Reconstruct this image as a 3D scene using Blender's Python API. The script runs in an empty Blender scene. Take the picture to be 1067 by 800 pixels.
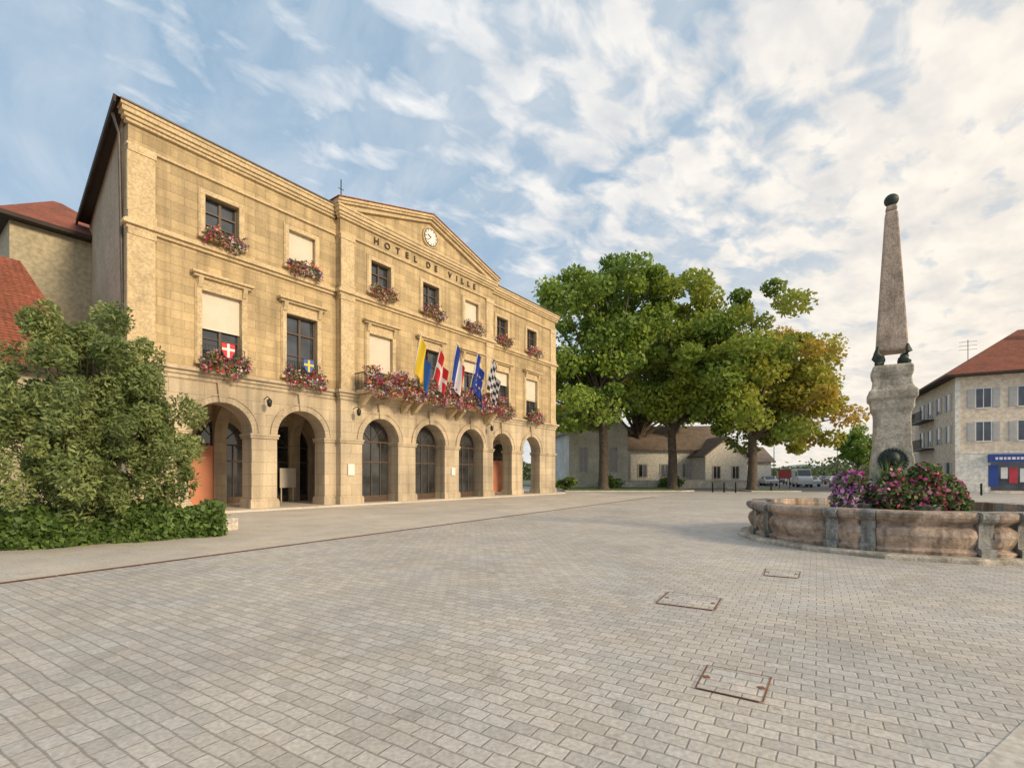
import bpy, math, random
import numpy as np
from mathutils import Vector, Matrix
R=math.radians
random.seed(7); rng=np.random.default_rng(7)
sc=bpy.context.scene
col=sc.collection

# ------------------------------------------------------------------ helpers
def link(o,parent=None):
    col.objects.link(o)
    if parent is not None: o.parent=parent
    return o
def empty(name,loc=(0,0,0),rz=0):
    e=bpy.data.objects.new(name,None); e.location=loc; e.rotation_euler=(0,0,rz)
    e.empty_display_size=.3
    return link(e)
class G:
    def __init__(s): s.v=[]; s.f=[]; s.sm=[]
    def add(s,vs,fs,smooth=False):
        n=len(s.v); s.v+= [tuple(p) for p in vs]; s.f+=[tuple(n+i for i in f) for f in fs]; s.sm+=[smooth]*len(fs)
    def box(s,x0,x1,y0,y1,z0,z1):
        s.add([(x0,y0,z0),(x1,y0,z0),(x1,y1,z0),(x0,y1,z0),(x0,y0,z1),(x1,y0,z1),(x1,y1,z1),(x0,y1,z1)],
              [(0,3,2,1),(4,5,6,7),(0,1,5,4),(1,2,6,5),(2,3,7,6),(3,0,4,7)])
    def prism(s,pts,a,b,axis='y'):
        n=len(pts)
        if axis=='y': vs=[(p[0],a,p[1]) for p in pts]+[(p[0],b,p[1]) for p in pts]
        elif axis=='z': vs=[(p[0],p[1],a) for p in pts]+[(p[0],p[1],b) for p in pts]
        else: vs=[(a,p[0],p[1]) for p in pts]+[(b,p[0],p[1]) for p in pts]
        s.add(vs,[tuple(range(n)),tuple(range(2*n-1,n-1,-1))]+[(i,i+n,(i+1)%n+n,(i+1)%n) for i in range(n)])
    def tube(s,pts,rad,n=10,cap=True):
        pts=[Vector(p) for p in pts]; rings=[]
        for i,p in enumerate(pts):
            d=(pts[min(i+1,len(pts)-1)]-pts[max(i-1,0)]).normalized()
            a=d.cross(Vector((0,0,1)) if abs(d.z)<.95 else Vector((1,0,0))).normalized(); b=d.cross(a)
            r=rad[i] if isinstance(rad,(list,tuple)) else rad
            rings.append([p+a*math.cos(t*2*math.pi/n)*r+b*math.sin(t*2*math.pi/n)*r for t in range(n)])
        vs=[q for r in rings for q in r]; fs=[]
        for i in range(len(pts)-1):
            for j in range(n): fs.append((i*n+j,i*n+(j+1)%n,(i+1)*n+(j+1)%n,(i+1)*n+j))
        s.add(vs,fs,True)
        if cap:
            s.add(rings[0],[tuple(range(n))]); s.add(rings[-1],[tuple(range(n))])
    def lathe(s,prof,n=24,c=(0,0),smooth=True,rot=0):
        vs=[]
        for r,z in prof:
            for j in range(n):
                a=rot+j*2*math.pi/n; vs.append((c[0]+r*math.cos(a),c[1]+r*math.sin(a),z))
        fs=[(i*n+j,i*n+(j+1)%n,(i+1)*n+(j+1)%n,(i+1)*n+j) for i in range(len(prof)-1) for j in range(n)]
        s.add(vs,fs,smooth)
    def sphere(s,c,r,n=14,sz=1):
        s.lathe([(max(1e-4,r*math.sin(i*math.pi/n)),c[2]-r*sz*math.cos(i*math.pi/n)) for i in range(n+1)],n*2,(c[0],c[1]))
    def obj(s,name,mat,parent=None,bevel=0):
        me=bpy.data.meshes.new(name); me.from_pydata(s.v,[],s.f); me.materials.append(mat)
        me.polygons.foreach_set('use_smooth',s.sm)
        import bmesh
        bm=bmesh.new(); bm.from_mesh(me); bmesh.ops.recalc_face_normals(bm,faces=bm.faces); bm.to_mesh(me); bm.free()
        me.update()
        o=bpy.data.objects.new(name,me); link(o,parent)
        if bevel:
            b=o.modifiers.new('b','BEVEL'); b.width=bevel; b.segments=2; b.limit_method='ANGLE'
        return o

# ---- materials
def newmat(name):
    m=bpy.data.materials.new(name); m.use_nodes=True; nt=m.node_tree
    return m,nt,nt.nodes,nt.links,nt.nodes['Principled BSDF']
def rgba(c): return (c[0],c[1],c[2],1)
def ramp(nodes,stops):
    r=nodes.new('ShaderNodeValToRGB'); e=r.color_ramp.elements
    e[0].position=stops[0][0]; e[0].color=rgba(stops[0][1]); e[1].position=stops[-1][0]; e[1].color=rgba(stops[-1][1])
    for p,c in stops[1:-1]:
        x=e.new(p); x.color=rgba(c)
    return r
def mix(nodes,links,a,b,fac,mode='MIX'):
    m=nodes.new('ShaderNodeMix'); m.data_type='RGBA'; m.blend_type=mode
    for s,v in ((m.inputs[6],a),(m.inputs[7],b),(m.inputs[0],fac)):
        if hasattr(v,'links') or hasattr(v,'is_linked'): links.new(v,s)
        elif isinstance(v,(int,float)): s.default_value=v
        else: s.default_value=rgba(v)
    return m.outputs[2]
def noise(nodes,links,scale,detail=5,vec=None,rough=.55):
    n=nodes.new('ShaderNodeTexNoise'); n.inputs['Scale'].default_value=scale; n.inputs['Detail'].default_value=detail
    n.inputs['Roughness'].default_value=rough
    if vec is not None: links.new(vec,n.inputs['Vector'])
    return n.outputs[0]
def simple(name,c,rough=.8,var=.25,scale=3,bump=.1,metal=0,scale2=None,streak=0,speck=.8):
    m,nt,N,L,B=newmat(name)
    tc=N.new('ShaderNodeTexCoord').outputs['Object']
    n=noise(N,L,scale,6,tc)
    r=ramp(N,[(.3,[x*(1-var) for x in c]),(.7,[min(1,x*(1+var)) for x in c])]); L.new(n,r.inputs[0])
    out=r.outputs[0]
    if scale2:
        n2=noise(N,L,scale2,4,tc); r2=ramp(N,[(.35,(.75,.75,.75)),(.65,(1.1,1.1,1.1))]); L.new(n2,r2.inputs[0])
        out=mix(N,L,out,r2.outputs[0],1,'MULTIPLY')
    if streak:
        mp=N.new('ShaderNodeMapping'); mp.inputs['Scale'].default_value=(3.5,3.5,.7); L.new(tc,mp.inputs[0])
        n2=noise(N,L,1.0,6,mp.outputs[0],.65); r2=ramp(N,[(.40,(.36,.35,.33)),(.54,(1,1,1))]); L.new(n2,r2.inputs[0])
        out=mix(N,L,out,r2.outputs[0],streak,'MULTIPLY')
        n2=noise(N,L,26,3,tc,.7); r2=ramp(N,[(.33,(.5,.48,.45)),(.45,(1,1,1)),(.62,(1,1,1)),(.72,(1.3,1.3,1.28))]); L.new(n2,r2.inputs[0])
        out=mix(N,L,out,r2.outputs[0],speck,'MULTIPLY')
    L.new(out,B.inputs['Base Color']); B.inputs['Roughness'].default_value=rough; B.inputs['Metallic'].default_value=metal
    if bump:
        b=N.new('ShaderNodeBump'); b.inputs['Strength'].default_value=bump; b.inputs['Distance'].default_value=.02
        n3=noise(N,L,scale*8,5,tc); L.new(n3,b.inputs['Height']); L.new(b.outputs[0],B.inputs['Normal'])
    return m
def stone_blocks(name,c1,c2,mortar,bw=.95,bh=.36,msize=.008,bump=.35):
    m,nt,N,L,B=newmat(name)
    tc=N.new('ShaderNodeTexCoord').outputs['Object']
    s=N.new('ShaderNodeSeparateXYZ'); L.new(tc,s.inputs[0])
    ad=N.new('ShaderNodeMath'); L.new(s.outputs[0],ad.inputs[0]); L.new(s.outputs[1],ad.inputs[1])
    cb=N.new('ShaderNodeCombineXYZ'); L.new(ad.outputs[0],cb.inputs[0]); L.new(s.outputs[2],cb.inputs[1])
    br=N.new('ShaderNodeTexBrick'); L.new(cb.outputs[0],br.inputs['Vector'])
    br.inputs['Scale'].default_value=1; br.inputs['Brick Width'].default_value=bw; br.inputs['Row Height'].default_value=bh
    br.inputs['Mortar Size'].default_value=msize; br.inputs['Mortar Smooth'].default_value=.4
    br.inputs['Color1'].default_value=rgba(c1); br.inputs['Color2'].default_value=rgba(c2); br.inputs['Mortar'].default_value=rgba(mortar)
    n=noise(N,L,.35,6,tc); r=ramp(N,[(.35,(.78,.77,.76)),(.62,(1.1,1.08,1.03))]); L.new(n,r.inputs[0])
    o=mix(N,L,br.outputs[0],r.outputs[0],1,'MULTIPLY')
    mp=N.new('ShaderNodeMapping'); mp.inputs['Scale'].default_value=(2.2,2.2,.12); L.new(tc,mp.inputs[0])
    n2=noise(N,L,1.0,5,mp.outputs[0]); r2=ramp(N,[(.36,(.64,.64,.64)),(.56,(1,1,1))]); L.new(n2,r2.inputs[0])
    o=mix(N,L,o,r2.outputs[0],.8,'MULTIPLY')
    n4=noise(N,L,14,5,tc); r4=ramp(N,[(.3,(.86,.86,.86)),(.7,(1.08,1.08,1.08))]); L.new(n4,r4.inputs[0])
    o=mix(N,L,o,r4.outputs[0],1,'MULTIPLY')
    L.new(o,B.inputs['Base Color']); B.inputs['Roughness'].default_value=.85
    b=N.new('ShaderNodeBump'); b.inputs['Strength'].default_value=bump; b.inputs['Distance'].default_value=.02
    mm=N.new('ShaderNodeMath'); mm.operation='MULTIPLY_ADD'; L.new(n4,mm.inputs[0]); mm.inputs[1].default_value=.5
    inv=N.new('ShaderNodeMath'); inv.operation='SUBTRACT'; inv.inputs[0].default_value=1; L.new(br.outputs['Fac'],inv.inputs[1])
    L.new(inv.outputs[0],mm.inputs[2]); L.new(mm.outputs[0],b.inputs['Height']); L.new(b.outputs[0],B.inputs['Normal'])
    return m
def tiles(name,c1,c2):
    m,nt,N,L,B=newmat(name)
    tc=N.new('ShaderNodeTexCoord').outputs['Object']
    n=noise(N,L,1.2,6,tc); n1=noise(N,L,9,3,tc)
    r=ramp(N,[(.3,c2),(.7,c1)]); L.new(n,r.inputs[0])
    r1=ramp(N,[(.3,(.65,.62,.6)),(.7,(1.2,1.15,1.1))]); L.new(n1,r1.inputs[0])
    o=mix(N,L,r.outputs[0],r1.outputs[0],1,'MULTIPLY')
    br=N.new('ShaderNodeTexBrick'); s=N.new('ShaderNodeSeparateXYZ'); L.new(tc,s.inputs[0])
    ad=N.new('ShaderNodeMath'); L.new(s.outputs[0],ad.inputs[0]); L.new(s.outputs[1],ad.inputs[1])
    cb=N.new('ShaderNodeCombineXYZ'); L.new(ad.outputs[0],cb.inputs[0]); L.new(s.outputs[2],cb.inputs[1]); L.new(cb.outputs[0],br.inputs['Vector'])
    br.inputs['Scale'].default_value=1; br.inputs['Brick Width'].default_value=.22; br.inputs['Row Height'].default_value=.13; br.inputs['Mortar Size'].default_value=.014
    br.inputs['Color1'].default_value=(1,1,1,1); br.inputs['Color2'].default_value=(.8,.78,.76,1); br.inputs['Mortar'].default_value=(.35,.33,.3,1)
    o=mix(N,L,o,br.outputs[0],1,'MULTIPLY')
    L.new(o,B.inputs['Base Color']); B.inputs['Roughness'].default_value=.85
    return m
def leafmat(name,trans=.35):
    m,nt,N,L,B=newmat(name)
    a=N.new('ShaderNodeAttribute'); a.attribute_name='tint'
    L.new(a.outputs['Color'],B.inputs['Base Color']); B.inputs['Roughness'].default_value=.55
    t=N.new('ShaderNodeBsdfTranslucent'); L.new(a.outputs['Color'],t.inputs['Color'])
    mx=N.new('ShaderNodeMixShader'); mx.inputs[0].default_value=trans
    L.new(B.outputs[0],mx.inputs[1]); L.new(t.outputs[0],mx.inputs[2])
    L.new(mx.outputs[0],N['Material Output'].inputs[0])
    return m
def glass(name,c=(.03,.035,.04),rough=.06):
    m,nt,N,L,B=newmat(name)
    tc=N.new('ShaderNodeTexCoord').outputs['Object']
    n=noise(N,L,.9,4,tc); r=ramp(N,[(.35,[x*.5 for x in c]),(.7,[x*1.8 for x in c])]); L.new(n,r.inputs[0])
    L.new(r.outputs[0],B.inputs['Base Color']); B.inputs['Roughness'].default_value=rough
    B.inputs['Specular IOR Level'].default_value=.9
    b=N.new('ShaderNodeBump'); b.inputs['Strength'].default_value=.06; L.new(noise(N,L,1.5,2,tc),b.inputs['Height']); L.new(b.outputs[0],B.inputs['Normal'])
    return m

M_stone=stone_blocks('town_hall_stone',(.64,.495,.29),(.48,.37,.215),(.28,.215,.135))
M_trim=simple('stone_trim',(.62,.485,.295),.85,.18,1.6,.25,scale2=12)
M_pier=stone_blocks('arcade_stone',(.62,.52,.38),(.52,.435,.32),(.33,.28,.22),1.3,.55,.01)
M_plaster=simple('side_plaster',(.46,.38,.27),.9,.15,.6,.15,scale2=6)
M_wood=simple('dark_window_frame',(.10,.065,.045),.5,.2,5,0)
M_glass=glass('window_glass',(.04,.05,.065))
M_glassdk=glass('door_glass',(.035,.038,.04),.05)
M_blind=simple('roller_blind',(.72,.66,.55),.7,.05,2,0)
M_tile=tiles('roof_tiles',(.44,.14,.08),(.27,.095,.055))
M_soffit=simple('dark_timber_soffit',(.045,.033,.028),.8,.3,4,.1)
M_zinc=simple('zinc_gutter',(.12,.10,.09),.5,.2,4,0,.3)
M_iron=simple('dark_iron',(.03,.03,.032),.5,.2,6,.05,.4)
M_salmon=simple('salmon_wall',(.62,.26,.16),.85,.12,1,.05)
M_inner=simple('gallery_plaster',(.66,.56,.42),.9,.12,.8,.1)
M_white=simple('white_paint',(.75,.73,.7),.6,.06,3,0)
M_black=simple('black_paint',(.02,.02,.02),.5,.1,3,0)
M_leaf=leafmat('leaves',.42); M_flower=leafmat('flowers',.25); M_dleaf=leafmat('small_leaves',.25)
M_bark=simple('bark',(.12,.092,.068),.95,.4,3,.8,scale2=14)
M_planter=simple('planter_box',(.10,.06,.045),.8,.2,4,0)

# ---- foliage
def leaves(name,C,size,colors,mat,parent,aspect=.6,vert=0.0):
    n=len(C); 
    a=rng.normal(size=(n,3)); a/=np.linalg.norm(a,axis=1)[:,None]
    b=rng.normal(size=(n,3)); b[:,2]*=(1-vert); b-=a*(a*b).sum(1)[:,None]; b/=np.linalg.norm(b,axis=1)[:,None]
    s=size*rng.uniform(.6,1.35,n)[:,None]
    V=np.stack([C-a*s,C+b*s*aspect,C+a*s,C-b*s*aspect],1).reshape(-1,3)
    me=bpy.data.meshes.new(name); me.vertices.add(4*n); me.vertices.foreach_set('co',V.astype(np.float32).ravel())
    me.loops.add(4*n); me.loops.foreach_set('vertex_index',np.arange(4*n,dtype=np.int32))
    me.polygons.add(n); me.polygons.foreach_set('loop_start',np.arange(0,4*n,4,dtype=np.int32)); me.polygons.foreach_set('loop_total',np.full(n,4,dtype=np.int32))
    at=me.color_attributes.new('tint','FLOAT_COLOR','POINT')
    cc=np.ones((n,4)); cc[:,:3]=colors; at.data.foreach_set('color',np.repeat(cc,4,0).astype(np.float32).ravel())
    me.materials.append(mat); me.update(calc_edges=True); me.validate()
    return link(bpy.data.objects.new(name,me),parent)
def crown(env,ncl,crad,nper,inner=.35,sq=(1.15,1.15,.75)):
    cl=[]
    w=np.array([e[1][0]*e[1][1]*e[1][2] for e in env]); w=w/w.sum()
    for k in range(ncl):
        c,r=env[rng.choice(len(env),p=w)]
        d=rng.normal(size=3); d/=np.linalg.norm(d)
        q=rng.uniform(inner,1)**.6
        cl.append(np.array(c)+d*np.array(r)*q)
    cl=np.array(cl); rad=rng.uniform(crad*.6,crad*1.35,ncl)
    ids=np.repeat(np.arange(ncl),nper)
    d=rng.normal(size=(len(ids),3)); d/=np.linalg.norm(d,axis=1)[:,None]
    rr=rad[ids][:,None]*rng.uniform(.15,1,len(ids))[:,None]**.5
    P=cl[ids]+d*rr*np.array(sq)
    return P,ids,cl
def tree(name,loc,h,trunk_r,env,ncl,crad,nper,lsize,c_lo,c_hi,fork=.28,colfn=None,aspect=.6,mat=M_leaf,sq=(1.15,1.15,.75)):
    e=empty(name,loc)
    P,ids,cl=crown(env,ncl,crad,nper,.35,sq)
    P[:,2]=np.maximum(P[:,2],.25)
    cv=rng.uniform(0,1,ncl); t=np.clip(cv[ids]*.7+rng.uniform(0,.45,len(ids)),0,1)[:,None]
    C=np.array(c_lo)*(1-t)+np.array(c_hi)*t
    if colfn is not None: C=colfn(P,C,ids,cv)
    leaves('foliage',P,lsize,C,mat,e,aspect)
    g=G(); hf=h*fork
    pts=[(0,0,-.05),(0,0,.35),(rng.uniform(-.1,.1),rng.uniform(-.1,.1),hf*.5),(rng.uniform(-.2,.2),rng.uniform(-.2,.2),hf),(rng.uniform(-.4,.4),rng.uniform(-.4,.4),h*.6),(0,0,h*.85)]
    g.tube(pts,[trunk_r*1.5,trunk_r*1.1,trunk_r*.95,trunk_r*.85,trunk_r*.45,trunk_r*.1],12)
    for k in rng.choice(ncl,min(ncl,34),replace=False):
        tgt=cl[k]; z0=hf*rng.uniform(.8,1.0)+rng.uniform(0,.35)*max(0,tgt[2]-hf)*.9
        f=(z0-hf)/(h*.85-hf) if z0>hf else 0
        p0=np.array([0,0,z0]); mid=(p0+tgt)/2+np.array([0,0,.08*h*rng.uniform(-.3,.6)])+rng.normal(size=3)*.03*h
        r0=trunk_r*(.5-.35*f)
        g.tube([p0,p0*.6+mid*.4,mid,tgt],[r0,r0*.75,r0*.45,r0*.12],7,False)
    g.obj('trunk_and_limbs',M_bark,e)
    return e

# ------------------------------------------------------------------ camera
F=510.
cam=bpy.data.cameras.new('camera'); cam.sensor_width=36; cam.lens=F/1067*36; cam.shift_y=95/1067.; cam.clip_end=12000; cam.clip_start=.05
co=bpy.data.objects.new('camera',cam); co.location=(0,0,1.6); co.rotation_euler=(R(90),0,0); link(co); sc.camera=co
def gp(x,y):
    Y=1.6*F/(y-495.); return ((x-533)/F*Y,Y)

# ------------------------------------------------------------------ light & sky
sd=Vector((.80,-.60,math.tan(R(22)))).normalized()
sun=bpy.data.lights.new('sun','SUN'); sun.energy=3.2; sun.angle=R(12); sun.color=(1,.79,.52)
so=bpy.data.objects.new('sun',sun); so.rotation_euler=(-sd).to_track_quat('-Z','Y').to_euler(); so.location=(40,-20,40); link(so)
w=bpy.data.worlds.new('World'); sc.world=w; w.use_nodes=True
N=w.node_tree.nodes; L=w.node_tree.links; bg=N['Background']; bg.inputs[1].default_value=.118
sky=N.new('ShaderNodeTexSky'); sky.sky_type='NISHITA'; sky.sun_disc=False; sky.sun_elevation=R(22); sky.sun_rotation=math.atan2(sd.x,sd.y); sky.altitude=400; sky.air_density=1.0; sky.dust_density=1.2
tc=N.new('ShaderNodeTexCoord').outputs['Generated']
sp=N.new('ShaderNodeSeparateXYZ'); L.new(tc,sp.inputs[0])
def M(op,a,b=None,c=None,clamp=False):
    m=N.new('ShaderNodeMath'); m.operation=op; m.use_clamp=clamp
    for i,v in enumerate((a,b,c)):
        if v is None: continue
        if isinstance(v,(int,float)): m.inputs[i].default_value=v
        else: L.new(v,m.inputs[i])
    return m.outputs[0]
X,Y,Z=sp.outputs
zc=M('ADD',M('MAXIMUM',Z,0.0),.16)
px=M('DIVIDE',X,zc); py=M('DIVIDE',Y,zc)
cb=N.new('ShaderNodeCombineXYZ'); L.new(px,cb.inputs[0]); L.new(py,cb.inputs[1])
def cmap(rot,scale,loc=(0,0,0)):
    a=N.new('ShaderNodeMapping'); a.inputs['Rotation'].default_value=(0,0,rot); L.new(cb.outputs[0],a.inputs[0])
    b=N.new('ShaderNodeMapping'); b.inputs['Scale'].default_value=scale; b.inputs['Location'].default_value=loc; L.new(a.outputs[0],b.inputs[0]); return b.outputs[0]
def nz(v,scale,det,rough=.55,dist=0):
    n=N.new('ShaderNodeTexNoise'); n.inputs['Scale'].default_value=scale; n.inputs['Detail'].default_value=det; n.inputs['Roughness'].default_value=rough; n.inputs['Distortion'].default_value=dist; L.new(v,n.inputs['Vector']); return n.outputs[0]
big=nz(cmap(R(35),(1,.55,1),(3.1,1.7,0)),.9,3,.5)
puff=nz(cmap(R(50),(1,.66,1),(1,4,0)),10.0,5,.52,.3)
wisp=nz(cmap(R(60),(.45,1,1),(7,2,0)),3.4,8,.62,.6)
cov=M('ADD',M('MULTIPLY',big,1.3),M('MULTIPLY',X,.62))
cov=M('SUBTRACT',cov,.36)
dens=M('ADD',M('MULTIPLY',puff,1.9),M('SUBTRACT',cov,1.08))
dens=M('MULTIPLY',dens,2.4,clamp=True)
wd=M('MULTIPLY',M('SUBTRACT',M('ADD',M('MULTIPLY',wisp,1.4),M('MULTIPLY',cov,.35)),.62),1.6,clamp=True)
fac=M('MAXIMUM',dens,M('MULTIPLY',wd,.8))
def mx(a,b,f,mode='MIX'):
    m=N.new('ShaderNodeMix'); m.data_type='RGBA'; m.blend_type=mode; m.clamp_factor=True
    for s,v in ((m.inputs[6],a),(m.inputs[7],b),(m.inputs[0],f)):
        if isinstance(v,(int,float)): s.default_value=v
        elif isinstance(v,tuple): s.default_value=rgba(v)
        else: L.new(v,s)
    return m.outputs[2]
skyc=mx(sky.outputs[0],(3.4,4.85,6.3),.78)
warm=M('MULTIPLY_ADD',X,.9,.25,clamp=True)
shade=M('MULTIPLY_ADD',nz(cmap(R(50),(1,.66,1),(1.22,4.2,0)),7.0,4),3.4,-1.1,clamp=True)
cl_lit=mx((7.6,7.8,8.0),(9.2,8.3,7.1),warm)
cl_dk=mx((5.8,6.3,6.9),(6.5,6.2,5.9),warm)
clc=mx(cl_dk,cl_lit,shade)
c1=mx(skyc,clc,fac)
hz=M('POWER',M('SUBTRACT',1.0,M('MAXIMUM',Z,0.0)),5.0,clamp=True)
hzc=mx((6.6,6.9,7.2),(9.0,7.8,6.2),warm)
c2=mx(c1,hzc,M('MULTIPLY',hz,.85))
L.new(c2,bg.inputs[0])

# ------------------------------------------------------------------ ground
def sheet(name,pts,z,mat,parent=None):
    g=G(); g.add([(p[0],p[1],z) for p in pts],[tuple(range(len(pts)))]); o=g.obj(name,mat,parent)
    me=o.data
    if me.polygons[0].normal.z<0: me.flip_normals()
    return o
def paver_mat(name,c1,c2,mort,bw,rh,ms,ang,var=.2,bump=.5,scale_n=.35):
    m,nt,N,L,B=newmat(name)
    tc=N.new('ShaderNodeTexCoord').outputs['Object']
    nd=N.new('ShaderNodeTexNoise'); nd.inputs['Scale'].default_value=2.3; nd.inputs['Detail'].default_value=4; L.new(tc,nd.inputs['Vector'])
    vm=N.new('ShaderNodeVectorMath'); vm.operation='MULTIPLY_ADD'; L.new(nd.outputs['Color'],vm.inputs[0]); vm.inputs[1].default_value=(.045,.045,0); L.new(tc,vm.inputs[2])
    mp=N.new('ShaderNodeMapping'); mp.inputs['Rotation'].default_value=(0,0,ang); L.new(vm.outputs[0],mp.inputs[0])
    br=N.new('ShaderNodeTexBrick'); L.new(mp.outputs[0],br.inputs['Vector'])
    br.inputs['Scale'].default_value=1; br.inputs['Brick Width'].default_value=bw; br.inputs['Row Height'].default_value=rh
    br.inputs['Mortar Size'].default_value=ms; br.inputs['Mortar Smooth'].default_value=.8
    br.inputs['Color1'].default_value=rgba(c1); br.inputs['Color2'].default_value=rgba(c2); br.inputs['Mortar'].default_value=rgba(mort)
    n=noise(N,L,scale_n,7,tc,.6); r=ramp(N,[(.32,(1-var,)*3),(.66,(1.08,1.07,1.05))]); L.new(n,r.inputs[0])
    o=mix(N,L,br.outputs[0],r.outputs[0],1,'MULTIPLY')
    n4=noise(N,L,30,5,tc); r4=ramp(N,[(.3,(.76,.76,.76)),(.7,(1.1,1.1,1.1))]); L.new(n4,r4.inputs[0])
    o=mix(N,L,o,r4.outputs[0],1,'MULTIPLY')
    n5=noise(N,L,2.2,6,tc,.7); r5=ramp(N,[(.25,(.62,.60,.58)),(.42,(1,1,1))]); L.new(n5,r5.inputs[0])
    o=mix(N,L,o,r5.outputs[0],.85,'MULTIPLY')
    n6=noise(N,L,.9,5,tc,.6); r6=ramp(N,[(.35,(.96,.99,1.03)),(.65,(1.03,1,.95))]); L.new(n6,r6.inputs[0])
    o=mix(N,L,o,r6.outputs[0],1,'MULTIPLY')
    # small dark spots (gum, stains)
    n7=noise(N,L,7,2,tc,.5); r7=ramp(N,[(.22,(.6,.58,.56)),(.27,(1,1,1))]); L.new(n7,r7.inputs[0])
    o=mix(N,L,o,r7.outputs[0],.8,'MULTIPLY')
    L.new(o,B.inputs['Base Color'])
    rr=ramp(N,[(.3,(.6,)*3),(.7,(.88,)*3)]); L.new(n,rr.inputs[0]); L.new(rr.outputs[0],B.inputs['Roughness'])
    b=N.new('ShaderNodeBump'); b.inputs['Strength'].default_value=bump; b.inputs['Distance'].default_value=.012
    inv=N.new('ShaderNodeMath'); inv.operation='SUBTRACT'; inv.inputs[0].default_value=1; L.new(br.outputs['Fac'],inv.inputs[1])
    mm=N.new('ShaderNodeMath'); mm.operation='MULTIPLY_ADD'; L.new(n4,mm.inputs[0]); mm.inputs[1].default_value=.5; L.new(inv.outputs[0],mm.inputs[2])
    L.new(mm.outputs[0],b.inputs['Height']); L.new(b.outputs[0],B.inputs['Normal'])
    return m
ANG=R(31.9)
M_sett=paver_mat('stone_setts',(.64,.595,.54),(.50,.465,.42),(.385,.35,.31),.185,.125,.009,ANG,.16,.6)
M_slab=paver_mat('pavement_slabs',(.67,.605,.525),(.60,.545,.47),(.47,.42,.36),.6,.4,.006,ANG,.15,.25)
M_asph=simple('asphalt',(.13,.13,.13),.9,.2,2,.2,scale2=.2)
M_rust=simple('rusty_steel',(.22,.085,.045),.8,.35,6,.2,scale2=30)
M_grass=simple('lawn',(.10,.16,.035),.95,.35,1.5,.5,scale2=12)
M_kerb=simple('kerb_stone',(.58,.53,.46),.85,.15,3,.2,scale2=14)
M_earth=simple('terrain',(.12,.14,.08),.95,.3,.02,0)
sheet('ground',[(-6000,-400),(6000,-400),(6000,9000),(-6000,9000)],0,M_earth)
sheet('plaza_paving',[(-60,-15),(60,-15),(60,70),(-60,70)],.004,M_sett)
d=Vector((17.75,28.3)).normalized(); p0=Vector((-7.55,7.22)); nrm=Vector((-d.y,d.x))
a=p0-d*20; b=p0+d*40
sheet('pavement',[a,b,b+nrm*30,a+nrm*30],.008,M_slab)
g=G()
for k in range(40):
    q0=p0-d*12+d*(k*1.15); q1=q0+d*1.13
    pts=[q0-nrm*.06,q1-nrm*.06,q1+nrm*.06,q0+nrm*.06]
    g.add([(p[0],p[1],.0125) for p in pts],[(0,1,2,3)])
g.obj('drainage_channel',M_rust)
sheet('road',[(14,50),(60,40),(130,42),(130,52),(60,56),(40,140),(34,140),(24,62)],.012,M_asph)
q0=Vector(gp(1010,806)); q1=Vector(gp(1075,744)); dd=(q1-q0).normalized(); nn=Vector((dd.y,-dd.x))
sheet('stone_path',[q0-dd*6,q1+dd*5,q1+dd*5+nn*3,q0-dd*6+nn*3],.009,M_kerb)

def hatch(name,pts):
    pts=[Vector(gp(*p)) for p in pts]; c=sum(pts,Vector((0,0)))/4
    e=empty(name,(c.x,c.y,0)); P=[p-c for p in pts]
    g=G()
    for i in range(4):
        a,b=P[i],P[(i+1)%4]
        g.add([(a.x,a.y,.016),(b.x,b.y,.016),(b.x*.95,b.y*.95,.016),(a.x*.95,a.y*.95,.016)],[(0,1,2,3)])
    for s in (-.8,.8):
        m1=(P[0]+P[1])/2; m2=(P[2]+P[3])/2
        q=(m1 if s>0 else m2)*.82; g.box(q.x-.022,q.x+.022,q.y-.022,q.y+.022,.008,.018)
    g.obj('frame',M_rust,e)
    o=sheet('lid_infill',[(p.x*.948,p.y*.948) for p in P],.012,M_sett,e)
hatch('manhole_cover',[(723,718),(736,694),(804,707),(795,734)])
hatch('manhole_cover',[(682,629),(696,617),(752,624),(744,637)])
hatch('manhole_cover',[(795,600),(797,593),(834,596),(832,603)])

# ------------------------------------------------------------------ TOWN HALL
TA=math.atan2(.8,.6); TO=(-14.5,18.5,0)
th=empty('town_hall',TO,TA)
def thw(u,v,z=0): return (TO[0]+.6*u-.8*v, TO[1]+.8*u+.6*v, z)
UC=[3.3,6.95,11.4,15.2,19.0,22.9,26.8]
PL,PR,UE=8.85,21.35,30.5
ZT=14.96
def wall(name,outer,holes,vf,T,mat):
    cu=bpy.data.curves.new(name,'CURVE'); cu.dimensions='2D'; cu.fill_mode='BOTH'; cu.extrude=T/2
    for pts in [outer]+holes:
        s=cu.splines.new('POLY'); s.points.add(len(pts)-1); s.use_cyclic_u=True
        for i,p in enumerate(pts): s.points[i].co=(p[0],p[1],0,1)
    o=bpy.data.objects.new(name,cu); col.objects.link(o)
    dg=bpy.context.evaluated_depsgraph_get(); me=bpy.data.meshes.new_from_object(o.evaluated_get(dg))
    bpy.data.objects.remove(o)
    for v in me.vertices: x,y,z=v.co; v.co=(x,vf+T/2-z,y)
    me.materials.clear(); me.materials.append(mat)
    for p in me.polygons: p.use_smooth=False
    return link(bpy.data.objects.new(name,me),th)
AR,ASP=1.24,3.5
def arc(u,r,z,n=20): return [(u-r*math.cos(i*math.pi/n),z+r*math.sin(i*math.pi/n)) for i in range(n+1)]
def rect(u,w,z0,z1): return [(u-w/2,z0),(u+w/2,z0),(u+w/2,z1),(u-w/2,z1)]
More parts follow.
